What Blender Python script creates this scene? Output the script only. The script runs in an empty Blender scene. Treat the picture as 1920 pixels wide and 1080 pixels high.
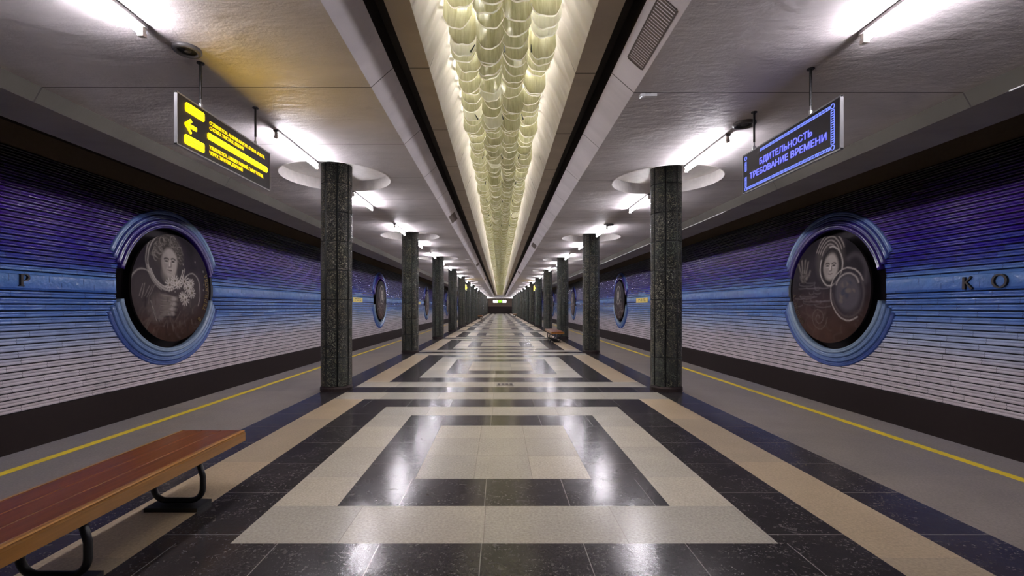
import bpy, math, random
import numpy as np
from mathutils import Vector, Matrix
random.seed(11)
rng = np.random.default_rng(5)
PI = math.pi
sc = bpy.context.scene
col = sc.collection

# ------------------------------------------------------------------ camera, world, exposure
FPX = 840.0                       # focal length in pixels of the 1920 wide frame
EYE = Vector((-0.026, 0.0, 1.345))
cam_d = bpy.data.cameras.new('camera'); cam = bpy.data.objects.new('camera', cam_d); col.objects.link(cam)
cam.location = EYE; cam.rotation_euler = (PI/2, 0, 0)
cam_d.sensor_width = 36.0; cam_d.lens = FPX/1920*36.0
cam_d.shift_x = 23/1920; cam_d.shift_y = 36/1920
cam_d.clip_start = 0.05; cam_d.clip_end = 400
sc.camera = cam
w = bpy.data.worlds.new('world'); sc.world = w; w.use_nodes = True
w.node_tree.nodes['Background'].inputs[0].default_value = (0.02, 0.02, 0.025, 1)
w.node_tree.nodes['Background'].inputs[1].default_value = 1.0
vs = sc.view_settings
vs.view_transform = 'Standard'; vs.look = 'None'; vs.gamma = 1.0; vs.use_curve_mapping = False
vs.exposure = 0.95
sc.cycles.max_bounces = 7; sc.cycles.diffuse_bounces = 4; sc.cycles.glossy_bounces = 3
sc.cycles.transmission_bounces = 4; sc.cycles.caustics_reflective = False; sc.cycles.caustics_refractive = False
sc.cycles.sample_clamp_indirect = 6.0
TUBE_E = 150.0                    # strength of the ceiling tubes
CHAND_E = 38.0                   # strength of the tubes above the glass

# ------------------------------------------------------------------ main dimensions (metres)
CH = {-1: 1.345+2.11, 1: 1.345+2.06}     # side ceiling height
COLX = 2.685; COLR = 0.244
EDGE = 4.50; WALL = 7.63; Y0 = -9.0; Y1 = 95.0
BAYS = list(range(-2, 15))               # columns at 7.3 + 6 n
def coly(n): return 7.3 + 6*n
MED_Y = [10.3 + 18*k for k in range(5)]
MEDZ = {-1: 1.345+.435, 1: 1.345+.405}
RHOLE = 1.49; RARC = 1.36; RRING = 1.76

# ------------------------------------------------------------------ helpers
class MB:
    def __init__(s): s.v = []; s.f = []; s.m = []; s.a = []
    def add(s, vs_, fs, mi=0, att=0.0):
        o = len(s.v); s.v += [tuple(p) for p in vs_]
        for f in fs: s.f.append(tuple(i+o for i in f)); s.m.append(mi); s.a.append(att)
    def box(s, x0, x1, y0, y1, z0, z1, mi=0):
        v = [(x0,y0,z0),(x1,y0,z0),(x1,y1,z0),(x0,y1,z0),(x0,y0,z1),(x1,y0,z1),(x1,y1,z1),(x0,y1,z1)]
        s.add(v, [(0,3,2,1),(4,5,6,7),(0,1,5,4),(1,2,6,5),(2,3,7,6),(3,0,4,7)], mi)
    def tube(s, pts, r, n=8, mi=0, cap=True, flat=1.0):
        pts = [Vector(p) for p in pts]; rings = []
        up = Vector((0,0,1))
        t0 = (pts[1]-pts[0]).normalized()
        if abs(t0.z) > .9: up = Vector((1,0,0))
        for i, p in enumerate(pts):
            t = (pts[min(i+1,len(pts)-1)]-pts[max(i-1,0)]).normalized()
            a = t.cross(up).normalized(); b = a.cross(t).normalized()
            up = b
            rr = r[i] if isinstance(r, (list,tuple)) else r
            rings.append([p + a*math.cos(2*PI*k/n)*rr + b*math.sin(2*PI*k/n)*rr*flat for k in range(n)])
        v = [q for R_ in rings for q in R_]; f = []
        for i in range(len(rings)-1):
            for k in range(n):
                f.append((i*n+k, i*n+(k+1)%n, (i+1)*n+(k+1)%n, (i+1)*n+k))
        if cap: f.append(tuple(range(n))[::-1]); f.append(tuple((len(rings)-1)*n+k for k in range(n)))
        s.add(v, f, mi)
    def build(s, name, mats, parent=None, smooth=False, loc=None, att=None):
        me = bpy.data.meshes.new(name); me.from_pydata(s.v, [], s.f)
        if not isinstance(mats, (list,tuple)): mats = [mats]
        for m in mats: me.materials.append(m)
        me.polygons.foreach_set('material_index', s.m)
        if att:
            A = me.attributes.new(att, 'FLOAT', 'FACE'); A.data.foreach_set('value', s.a)
        if smooth: me.polygons.foreach_set('use_smooth', [True]*len(s.f))
        me.update()
        return link(name, me, parent, loc)
def link(name, me, parent=None, loc=None):
    o = bpy.data.objects.new(name, me); col.objects.link(o)
    if parent is not None: o.parent = parent
    if loc is not None: o.location = loc
    return o
def tag(o, label, cat, group=None):
    o['label'] = label; o['category'] = cat
    if group: o['group'] = group
    return o
def thing(name, label, cat, loc, group=None):
    o = bpy.data.objects.new(name, None); col.objects.link(o); o.location = loc
    o.empty_display_size = .1
    return tag(o, label, cat, group)
def struct(o): o['kind'] = 'structure'; return o
def copy_tree(root, loc, label, group=None):
    r = root.copy(); col.objects.link(r); r.location = loc; r['label'] = label
    if group: r['group'] = group
    for ch in [c for c in root.children]:
        c = ch.copy(); col.objects.link(c); c.parent = r
        for g in [q for q in ch.children]:
            d = g.copy(); col.objects.link(d); d.parent = c
    return r
ORD = ['first','second','third','fourth','fifth','sixth','seventh','eighth','ninth','tenth','eleventh','twelfth','thirteenth','fourteenth','fifteenth','sixteenth','seventeenth','eighteenth','nineteenth','twentieth']
TENS = {2:'twenty',3:'thirty',4:'forty',5:'fifty',6:'sixty'}
def ordn(i):                       # i from 0
    n = i+1
    if n <= 20: return ORD[n-1]
    t, u = divmod(n, 10)
    if u == 0: return TENS[t][:-1]+'ieth'
    return TENS[t]+'-'+ORD[u-1]

# ------------------------------------------------------------------ materials
def lin(r, g, b):
    f = lambda c: (c/255/12.92) if c/255 <= .04045 else ((c/255+.055)/1.055)**2.4
    return (f(r), f(g), f(b), 1)
class NT:
    def __init__(s, name):
        s.mat = bpy.data.materials.new(name); s.mat.use_nodes = True; s.t = s.mat.node_tree
        s.n = s.t.nodes; s.b = s.n['Principled BSDF']; s.out = s.n['Material Output']
    def node(s, ty, **k):
        n = s.n.new(ty)
        for a, v in k.items(): setattr(n, a, v)
        return n
    def l(s, a, b): s.t.links.new(a, b)
    def pos(s):
        if not hasattr(s, '_p'): s._p = s.node('ShaderNodeNewGeometry').outputs['Position']
        return s._p
    def mapping(s, scale, src=None):
        m = s.node('ShaderNodeMapping'); m.inputs['Scale'].default_value = scale
        s.l(src or s.pos(), m.inputs[0]); return m.outputs[0]
    def noise(s, scale, detail=3, rough=.5, vec=None, out='Fac', dist=0):
        n = s.node('ShaderNodeTexNoise'); n.inputs['Scale'].default_value = scale; n.inputs['Detail'].default_value = detail
        n.inputs['Roughness'].default_value = rough; n.inputs['Distortion'].default_value = dist
        s.l(vec or s.pos(), n.inputs['Vector']); return n.outputs[out]
    def ramp(s, fac, stops, interp='LINEAR'):
        r = s.node('ShaderNodeValToRGB'); r.color_ramp.interpolation = interp; e = r.color_ramp.elements
        while len(e) < len(stops): e.new(.5)
        for q, (p, c) in zip(e, stops):
            q.position = p; q.color = c if len(c) == 4 else (*c, 1)
        s.l(fac, r.inputs[0]); return r.outputs[0]
    def math(s, op, a, b=None, c=None, clamp=False):
        m = s.node('ShaderNodeMath', operation=op); m.use_clamp = clamp
        for i, x in enumerate((a, b, c)):
            if x is None: continue
            if isinstance(x, (int, float)): m.inputs[i].default_value = x
            else: s.l(x, m.inputs[i])
        return m.outputs[0]
    def mix(s, fac, a, b, mode='MIX'):
        m = s.node('ShaderNodeMix', data_type='RGBA', blend_type=mode)
        for i, x in ((0, fac), (6, a), (7, b)):
            if isinstance(x, (int, float)): m.inputs[i].default_value = x
            elif isinstance(x, tuple): m.inputs[i].default_value = x if len(x) == 4 else (*x, 1)
            else: s.l(x, m.inputs[i])
        return m.outputs[2]
    def bump(s, h, strength=.3, dist=.01, prev=None):
        b = s.node('ShaderNodeBump'); b.inputs['Strength'].default_value = strength; b.inputs['Distance'].default_value = dist
        s.l(h, b.inputs['Height'])
        if prev is not None: s.l(prev, b.inputs['Normal'])
        return b.outputs[0]
    def set(s, base=None, rough=None, metal=None, spec=None, normal=None, coat=None):
        for k, v in (('Base Color', base), ('Roughness', rough), ('Metallic', metal), ('Specular IOR Level', spec), ('Normal', normal), ('Coat Weight', coat)):
            if v is None: continue
            if isinstance(v, (int, float, tuple)): s.b.inputs[k].default_value = v
            else: s.l(v, s.b.inputs[k])
        return s.mat
def plain(name, c, rough=.5, metal=0.0, spec=.5):
    t = NT(name); n = t.noise(14, 3)
    cc = t.mix(n, tuple(x*.85 for x in c[:3])+(1,), tuple(min(1, x*1.12) for x in c[:3])+(1,))
    return t.set(cc, rough, metal, spec)
def emit(name, c, e):
    t = NT(name); t.b.inputs['Base Color'].default_value = (.02,.02,.02,1)
    t.b.inputs['Emission Color'].default_value = c; t.b.inputs['Emission Strength'].default_value = e
    t.b.inputs['Roughness'].default_value = .4
    return t.mat
def sepxyz(t):
    s = t.node('ShaderNodeSeparateXYZ'); t.l(t.pos(), s.inputs[0]); return s.outputs
def line_mask(t, coord, period, off, wid):     # 1 on a thin joint every period
    a = t.math('SUBTRACT', coord, off); a = t.math('DIVIDE', a, period); a = t.math('FRACT', a)
    a = t.math('SUBTRACT', a, .5); a = t.math('ABSOLUTE', a); return t.math('GREATER_THAN', a, .5-wid/period/2)

def stone(name, c1, c2, joint, rough, speck=None, jscale=(.62,.62), spec=.5, jw=.0045, loc=(.31,.02), off=.37):
    t = NT(name)
    n = t.noise(2.3, 6, .62); n2 = t.noise(60, 3, .7); n3 = t.noise(.55, 2)
    c = t.mix(t.ramp(n, [(.3,(0,0,0)),(.7,(1,1,1))]), c1, c2)
    c = t.mix(.42, c, t.ramp(n2, [(.3, tuple(x*.55 for x in c1[:3])), (.7, tuple(min(1,x*1.35) for x in c2[:3]))]))
    cell = t.node('ShaderNodeTexBrick'); cell.offset = off
    for k, v in (('Color1',(.86,.86,.86,1)),('Color2',(1.1,1.06,1.0,1)),('Mortar',(1,1,1,1)),('Scale',1.0),('Mortar Size',0.0),('Brick Width',jscale[0]),('Row Height',jscale[1])): cell.inputs[k].default_value = v
    mp = t.node('ShaderNodeMapping'); mp.inputs['Location'].default_value = (loc[0], loc[1], 0); t.l(t.pos(), mp.inputs[0]); t.l(mp.outputs[0], cell.inputs[0])
    c = t.mix(1.0, c, cell.outputs[0], 'MULTIPLY')
    if speck:
        m = t.math('MULTIPLY', t.math('GREATER_THAN', t.noise(48, 3, .75), .60), t.math('GREATER_THAN', t.noise(5, 4), .50))
        c = t.mix(t.math('MULTIPLY', m, .75), c, speck)
        v2 = t.noise(9, 5, .7, dist=1.5)
        c = t.mix(t.math('MULTIPLY', t.math('GREATER_THAN', v2, .62), .35), c, speck)
    jt = t.node('ShaderNodeTexBrick'); jt.offset = off
    for k, v in (('Color1',(0,0,0,1)),('Color2',(0,0,0,1)),('Mortar',(1,1,1,1)),('Scale',1.0),('Mortar Size',jw),('Mortar Smooth',.1),('Brick Width',jscale[0]),('Row Height',jscale[1])): jt.inputs[k].default_value = v
    t.l(mp.outputs[0], jt.inputs[0])
    c = t.mix(t.math('MULTIPLY', jt.outputs[0], .8), c, joint)
    r = rough
    b = t.bump(t.noise(34, 4, .7), .16, .004)
    b = t.bump(t.noise(5, 3), .10, .02, b)
    return t.set(c, r, 0, spec, b)
M = {}
LS = ((.43,.40,.345,1), (.54,.50,.43,1), (.26,.23,.20,1), .24); DS = ((.018,.016,.019,1), (.050,.044,.048,1), (.30,.28,.27,1), .17, (.17,.155,.15,1))
M['light_stone'] = stone('light_stone', *LS, jscale=(.46,6/11), jw=.0022, loc=(.23,.3082), off=0.0)
M['light_stone_x'] = stone('light_stone_cross_strip', *LS, jscale=(.83,50), jw=.0022, loc=(.12,7), off=0.0)
M['light_stone_y'] = stone('light_stone_long_strip', *LS, jscale=(50,.75), jw=.0022, loc=(25,.2), off=0.0)
M['tan_stone'] = stone('tan_stone', (.34,.265,.18,1), (.45,.365,.255,1), (.25,.2,.16,1), .36, jscale=(50,1.5), loc=(25,.6), off=0.0, jw=.002)
M['dark_stone_x'] = stone('dark_stone_cross_strip', *DS, jscale=(.58,50), jw=.0028, loc=(.13,7), off=0.0)
M['dark_stone_y'] = stone('dark_stone_long_strip', *DS, jscale=(50,.60), jw=.0022, loc=(25,.35), off=0.0)
M['granite'] = stone('granite', (.17,.15,.135,1), (.25,.22,.20,1), (.13,.12,.11,1), .42, jscale=(1.63,1.2), jw=.0)
M['yellow_paint'] = plain('yellow_paint', (.75,.55,.02,1), .5)

def ceiling_mat(name, base, joint=1.5, wavy=1.0, rough=.62):
    t = NT(name); x, y, z = sepxyz(t)
    big = t.noise(1.1, 4, .55, t.mapping((1.0, 1.9, 1)), dist=.4)
    c = t.mix(t.ramp(big, [(.3,(0,0,0)),(.72,(1,1,1))]), tuple(q*.80 for q in base[:3])+(1,), base)
    c = t.mix(t.math('MULTIPLY', t.math('GREATER_THAN', t.noise(2.6, 6, .7), .66), .25), c, tuple(q*.6 for q in base[:3])+(1,))
    if joint:
        m = line_mask(t, y, joint, 4.3, .013)
        c = t.mix(t.math('MULTIPLY', m, .85), c, (.03,.025,.025,1))
    b = t.bump(big, .6*wavy, .05)
    b = t.bump(t.noise(42, 4, .65), .5*wavy, .006, b)
    b = t.bump(t.noise(7, 3, .6, t.mapping((1, 2.5, 1))), .28*wavy, .02, b)
    return t.set(c, rough, 0, .12, b)
M['ceiling'] = ceiling_mat('ceiling_plaster', (.62,.575,.58,1), 1.5, 1.0, .6)
M['panel'] = ceiling_mat('ceiling_panel', (.80,.75,.78,1), 1.5, .12)
M['beige_panel'] = ceiling_mat('beige_ceiling_panel', (.56,.49,.41,1), 1.5, .06)
M['soffit'] = ceiling_mat('soffit_concrete', (.36,.33,.32,1), 0, .2)
M['lip'] = ceiling_mat('sloped_ceiling_lip', (.085,.078,.066,1), 3.0, .2)
M['white'] = plain('white_plaster', (.88,.84,.81,1), .55)
M['dark'] = plain('dark_shade', (.035,.026,.022,1), .8)  # near-black colour standing in for shade above the tracks and in the channels
M['black'] = plain('black_metal', (.012,.012,.013,1), .4)
M['brown_band'] = plain('brown_concrete', (.15,.11,.08,1), .8)
M['plinth'] = plain('dark_wall_granite', (.030,.020,.019,1), .6, 0, .25)
M['grey_metal'] = plain('grey_metal', (.12,.11,.11,1), .5, .2)
M['silver'] = plain('silver_metal', (.45,.45,.46,1), .35, .8)
M['white_plastic'] = plain('white_plastic', (.68,.68,.68,1), .4)
M['bracket'] = plain('lamp_holder', (.55,.48,.42,1), .45)
M['grille'] = plain('brown_grille', (.10,.08,.07,1), .6)
M['trackbed'] = plain('track_concrete', (.04,.035,.03,1), .9)
M['tube'] = emit('lit_tube', (.97,.93,1.0,1), TUBE_E)
M['chand_tube'] = emit('lit_chandelier_tube', (1.0,.96,.88,1), CHAND_E)

# pleated white side panels
t = NT('pleated_white'); x, y, z = sepxyz(t)
c = t.mix(t.noise(3, 4), (.55,.50,.48,1), (.68,.64,.62,1))
c = t.mix(t.math('MULTIPLY', line_mask(t, y, 1.5, 4.3, .012), .85), c, (.05,.04,.04,1))
M['pleat'] = t.set(c, .5, 0, .4)

# glazed tiles of the wall
t = NT('glazed_wall_tiles'); x, y, z = sepxyz(t)
at = t.node('ShaderNodeAttribute'); at.attribute_name = 'row'; row = at.outputs['Fac']
wn = t.node('ShaderNodeTexWhiteNoise', noise_dimensions='1D'); t.l(row, wn.inputs['W'])
idx = t.math('FLOOR', t.math('MULTIPLY_ADD', y, 1/.62, wn.outputs['Value']))
fr = t.math('FRACT', t.math('MULTIPLY_ADD', y, 1/.62, wn.outputs['Value']))
comb = t.node('ShaderNodeCombineXYZ'); t.l(row, comb.inputs[0]); t.l(idx, comb.inputs[1])
wn2 = t.node('ShaderNodeTexWhiteNoise', noise_dimensions='3D'); t.l(comb.outputs[0], wn2.inputs['Vector'])
jit = t.math('MULTIPLY_ADD', wn2.outputs['Value'], t.math('MULTIPLY_ADD', t.math('GREATER_THAN', z, 2.0), .20, .10), -.10)
hh = t.math('DIVIDE', t.math('ADD', t.math('ADD', z, .31), jit), 4.16)
pz = lambda q: (q+.31)/4.16
c = t.ramp(hh, [(0,(.70,.62,.64)), (pz(.35),(.66,.61,.66)), (pz(.75),(.42,.47,.64)), (pz(1.15),(.15,.23,.49)), (pz(1.55),(.10,.16,.40)),
     (pz(1.8),(.17,.27,.52)), (pz(2.1),(.075,.10,.34)), (pz(2.4),(.045,.045,.25)), (pz(2.9),(.036,.011,.18)), (pz(3.35),(.024,.004,.11)), (pz(3.62),(.010,.003,.035)), (1,(.003,.002,.004))])
lum = t.math('MULTIPLY_ADD', t.noise(6, 3), .5, .75)
c = t.mix(1.0, c, t.mix(0.0, (1,1,1,1), (1,1,1,1)), 'MULTIPLY')
vv = t.node('ShaderNodeHueSaturation'); t.l(c, vv.inputs['Color']); vv.inputs['Saturation'].default_value = 1.18; t.l(lum, vv.inputs['Value']); c = vv.outputs[0]
jm = t.math('LESS_THAN', fr, .010)
c = t.mix(t.math('MULTIPLY', jm, .8), c, (.02,.02,.03,1))
b = t.bump(t.noise(9, 3, .6), .42, .016)
b = t.bump(t.math('LESS_THAN', fr, .02), .5, -.01, b)
tilt = t.math('MULTIPLY', t.math('SUBTRACT', wn2.outputs['Value'], .5), fr)
b = t.bump(tilt, 1.0, .035, b)
M['tiles'] = t.set(c, t.math('MULTIPLY_ADD', t.noise(9, 3), .10, .05), 0, .75, b)
M['groove'] = plain('tile_groove', (.012,.010,.014,1), .8)
M['recess'] = plain('dark_purple_recess', (.022,.015,.019,1), .7)
def glaze(name, c):
    t = NT(name); cc = t.mix(t.noise(7, 4), tuple(q*.7 for q in c), tuple(min(1,q*1.25) for q in c))
    b = t.bump(t.noise(18, 3, .6), .3, .012)
    return t.set(cc, .07, 0, .9, b)
RING_UP = [glaze('glaze_purple', (.030,.014,.15)), glaze('glaze_violet', (.032,.022,.20)), glaze('glaze_ultramarine', (.045,.07,.28)), glaze('glaze_blue', (.09,.15,.40))]
RING_LO = [glaze('glaze_pale_blue', (.25,.34,.47)), glaze('glaze_sky', (.17,.26,.46)), glaze('glaze_mid_blue', (.11,.19,.42)), glaze('glaze_deep_blue', (.055,.10,.33))]

# hammered green black glass of the columns
t = NT('hammered_dark_glass'); x, y, z = sepxyz(t)
ti = t.noise(1.0, 2, .5, t.mapping((2.2, .9, 2.2)))
c = t.ramp(ti, [(.34,(.004,.005,.005)), (.48,(.008,.007,.004)), (.58,(.005,.011,.009)), (.68,(.016,.014,.007))])
wv = t.noise(30, 4, .66, dist=2.2)
hl = t.ramp(ti, [(.40,(.56,.54,.44)), (.55,(.66,.58,.34)), (.64,(.36,.50,.43))])
oi = t.node('ShaderNodeObjectInfo').outputs['Random']
hl = t.mix(.5, hl, t.ramp(oi, [(.1,(.26,.46,.42)), (.35,(.50,.44,.28)), (.6,(.34,.42,.39)), (.85,(.54,.46,.32))]))
hl = t.mix(t.math('MULTIPLY', t.noise(5, 3), .8), hl, (.05,.05,.04,1))
fa = t.math('MULTIPLY', t.ramp(wv, [(.54,(0,0,0)),(.61,(1,1,1))]), .9)
c = t.mix(fa, c, hl)  # sparkle of light on the glass, painted in as pale flecks
b = t.bump(wv, 1.0, .06)
b = t.bump(t.noise(70, 2, .6), .5, .01, b)
M['col_glass'] = t.set(c, .17, .45, 1.0, b)
M['col_joint'] = plain('column_joint', (.006,.007,.006,1), .7)

# varnished wood
def wood(name, c1, c2):
    t = NT(name); v = t.mapping((9, .55, 9)); n = t.noise(2.6, 6, .6, v, dist=.6)
    n2 = t.noise(11, 4, .6, t.mapping((10, .5, 10)))
    c = t.mix(t.ramp(n, [(.3,(0,0,0)),(.7,(1,1,1))]), c1, c2)
    c = t.mix(t.math('MULTIPLY', n2, .35), c, tuple(q*.45 for q in c1[:3])+(1,))
    return t.set(c, .3, 0, .5, t.bump(n2, .08, .003), .25)
M['wood_top'] = wood('red_brown_varnish', (.12,.032,.008,1), (.25,.072,.015,1))
M['wood_edge'] = wood('honey_varnish', (.30,.13,.025,1), (.48,.22,.05,1))

# glass of the chandelier: thin ribbed sheets that let the light through
def glass_sheet(name, ca, cb, glossy=.12):
    t = NT(name); t.n.remove(t.b)
    n = t.noise(9, 4, .65, t.mapping((6, 6, .55))); big = t.noise(2.2, 3)
    c = t.mix(t.ramp(n, [(.3,(0,0,0)),(.7,(1,1,1))]), ca, cb)
    c = t.mix(t.math('MULTIPLY', big, .35), c, (.70,.66,.56,1))
    b = t.bump(n, .5, .01)
    tr = t.node('ShaderNodeBsdfTranslucent'); df = t.node('ShaderNodeBsdfDiffuse'); gl = t.node('ShaderNodeBsdfGlossy'); gl.inputs['Roughness'].default_value = .18
    for q in (tr, df): t.l(c, q.inputs['Color'])
    for q in (tr, df, gl): t.l(b, q.inputs['Normal'])
    m1 = t.node('ShaderNodeMixShader'); m1.inputs[0].default_value = .22; t.l(tr.outputs[0], m1.inputs[1]); t.l(df.outputs[0], m1.inputs[2])
    m2 = t.node('ShaderNodeMixShader'); m2.inputs[0].default_value = glossy; t.l(m1.outputs[0], m2.inputs[1]); t.l(gl.outputs[0], m2.inputs[2])
    t.l(m2.outputs[0], t.out.inputs[0]); return t.mat
M['sheet'] = glass_sheet('yellow_green_glass', (.30,.29,.14,1), (.58,.57,.36,1))
M['sheet2'] = glass_sheet('olive_glass', (.25,.24,.10,1), (.50,.48,.27,1))
M['sheet3'] = glass_sheet('bright_spot_glass', (.80,.80,.62,1), (.96,.95,.85,1))  # paler copy of the sheet glass, paints the bright lamp spots
M['rim'] = glass_sheet('glass_rim', (.95,.93,.84,1), (1,1,.95,1), .2)  # whitish colour stands in for light glowing along the glass edges

# ------------------------------------------------------------------ floor
def quad_xy(mb, x0, x1, y0, y1, z, mi):
    mb.add([(x0,y0,z),(x1,y0,z),(x1,y1,z),(x0,y1,z)], [(0,1,2,3)], mi)
fl = MB()
LV = [(.69,.79),(1.125,1.27),(1.56,1.75),(2.01,2.25),(2.46,2.765),(2.87,3.0)]   # half width, half length
MATI = [0,1,0,1,2,1]; XM = {0: 5, 1: 1, 2: 5}; YM = {0: 6, 1: 7, 2: 2}
for k in range(-2, 16):
    cy = 4.3+6*k
    if cy-3 > Y1: break
    px, py = LV[0]; quad_xy(fl, -px, px, cy-py, cy+py, 0, MATI[0])
    for i in range(1, 6):
        a, b_ = LV[i]; c_, d_ = LV[i-1]; m = MATI[i]
        e0, e1 = cy-b_, cy+b_
        quad_xy(fl, -a, a, e0, cy-d_, 0, XM[m]); quad_xy(fl, -a, a, cy+d_, e1, 0, XM[m])
        quad_xy(fl, -a, -c_, cy-d_, cy+d_, 0, YM[m]); quad_xy(fl, c_, a, cy-d_, cy+d_, 0, YM[m])
    for s in (-1, 1):
        x0, x1 = sorted((s*2.87, s*EDGE)); quad_xy(fl, x0, x1, cy-3, cy+3, 0, 3)
yA, yB = 4.3-12-3, 4.3+90+3
for s in (-1, 1):
    X = s*EDGE
    fl.add([(X,yA,0),(X,yB,0),(X,yB,-1.2),(X,yA,-1.2)], [(0,1,2,3)], 4)
struct(fl.build('floor', [M['light_stone'], M['dark_stone_x'], M['tan_stone'], M['granite'], M['plinth'], M['light_stone_x'], M['light_stone_y'], M['dark_stone_y']]))
for i, s in enumerate((-1, 1)):
    mb = MB(); x0, x1 = sorted((s*4.00, s*4.085)); mb.box(x0, x1, yA, yB, 0, .003)
    struct(mb.build('trim_%d' % (i+1), M['yellow_paint']))
    mb = MB(); x0, x1 = sorted((s*EDGE, s*(WALL+.4))); mb.box(x0, x1, yA, yB, -1.3, -1.2)
    struct(mb.build('floor', M['trackbed']))

# ------------------------------------------------------------------ ceiling
def strip(mb, s, pts, y0, y1, mi):
    for (xa, za), (xb, zb) in zip(pts[:-1], pts[1:]):
        mb.add([(s*xa,y0,za),(s*xb,y0,zb),(s*xb,y1,zb),(s*xa,y1,za)], [(0,1,2,3) if s > 0 else (3,2,1,0)], mi)
YC1 = 86.5
RC = .865; NC = 64
for s in (-1, 1):
    H = CH[s]; cm = MB()
    xin, xout = 1.26, 4.42
    def q(x0, x1, y0, y1, z, mi=0): quad_xy(cm, *sorted((s*x0, s*x1)), y0, y1, z, mi)
    prev = Y0
    for n in BAYS:
        cy = coly(n); B = 1.02
        q(xin, xout, prev, cy-B, H); prev = cy+B
        q(xin, COLX-B, cy-B, cy+B, H); q(COLX+B, xout, cy-B, cy+B, H)
        ring = []; sq = []; top = []; lip = []
        for k in range(NC):
            a = 2*PI*k/NC; ca, sa = math.cos(a), math.sin(a); mm = max(abs(ca), abs(sa))
            ring.append((s*COLX+RC*ca, cy+RC*sa, H)); sq.append((s*COLX+B*ca/mm, cy+B*sa/mm, H))
            top.append((s*COLX+RC*ca, cy+RC*sa, H+.19)); lip.append((s*COLX+(RC-.012)*ca, cy+(RC-.012)*sa, H-.004))
        for k in range(NC):
            j = (k+1) % NC
            cm.add([sq[k], sq[j], ring[j], ring[k]], [(0,1,2,3)], 0)
            cm.add([ring[k], ring[j], lip[j], lip[k]], [(0,1,2,3)], 1)
            cm.add([lip[k], lip[j], top[j], top[k]], [(0,1,2,3)], 1)
        cm.add(top, [tuple(range(NC))], 1)
    q(xin, xout, prev, Y1, H)
    strip(cm, s, [(4.42,H),(4.50,H-.14)], Y0, Y1, 2)
    strip(cm, s, [(4.50,H-.14),(5.16,H-.14)], Y0, Y1, 3)
    strip(cm, s, [(5.16,H-.14),(5.16,H+1.3)], Y0, Y1, 4)
    strip(cm, s, [(5.16,H+1.3),(WALL+.4,H+1.3)], Y0, Y1, 4)
    # centre: sloped light panel, dark channel, beige strip
    strip(cm, s, [(1.26,H),(1.05,H+.187)], Y0, YC1, 5)
    strip(cm, s, [(1.05,H+.187),(1.05,H+.40),(.895,H+.40),(.895,H+.185)], Y0, YC1, 4)
    strip(cm, s, [(.895,H+.185),(.70,H+.185)], Y0, YC1, 6)
    cm.add([(s*1.26,YC1,H),(s*.70,YC1,H),(s*.70,YC1,H+.5),(s*1.26,YC1,H+.5)], [(0,1,2,3)], 1)
    q(0, 1.26, YC1, Y1, H, 0)
    struct(cm.build('ceiling', [M['ceiling'], M['white'], M['lip'], M['soffit'], M['dark'], M['panel'], M['beige_panel']]))
    # pleated side of the light well
    pm = MB(); ys = np.arange(Y0, YC1+.001, .0275)
    amp = .014*np.sin(2*PI*ys/.21+np.sin(ys*1.7))+.009*np.sin(2*PI*ys/.118+1.0)+.010*np.sin(2*PI*ys/.41+.7*np.sin(ys))
    P0 = np.array([s*.70, H+.185]); P1 = np.array([s*.50, H+.66]); N_ = np.array([-s*.92, -.39])
    vv_ = []
    for y_, a in zip(ys, amp):
        sh = 0.0      # ridges lean a little
        for tt in (0, .5, 1):
            p = P0+(P1-P0)*tt+N_*(a*tt*1.5); vv_.append((p[0], y_+(tt*sh), p[1]))
    ff = []
    for i in range(len(ys)-1):
        for j in (0, 1): ff.append((i*3+j, i*3+j+1, (i+1)*3+j+1, (i+1)*3+j))
    pm.add(vv_, ff, 0)
    struct(pm.build('trim_%d' % (3 if s < 0 else 4), M['pleat'], smooth=True))
wt = MB(); wt.add([(-.52,Y0,4.1),(.52,Y0,4.1),(.52,YC1,4.1),(-.52,YC1,4.1)], [(0,3,2,1)])
wt.add([(-.75,YC1,3.4),(.75,YC1,3.4),(.75,YC1,4.12),(-.75,YC1,4.12)], [(0,1,2,3)])
struct(wt.build('ceiling', M['white']))
# slim white line on the right hand lip
mb = MB(); mb.box(4.497, 4.512, Y0, 3.98, CH[1]-.146, CH[1]-.134); mb.box(4.497, 4.510, 9.0, 30.0, CH[1]-.146, CH[1]-.134)
struct(mb.build('trim_5', M['white_plastic']))

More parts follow.
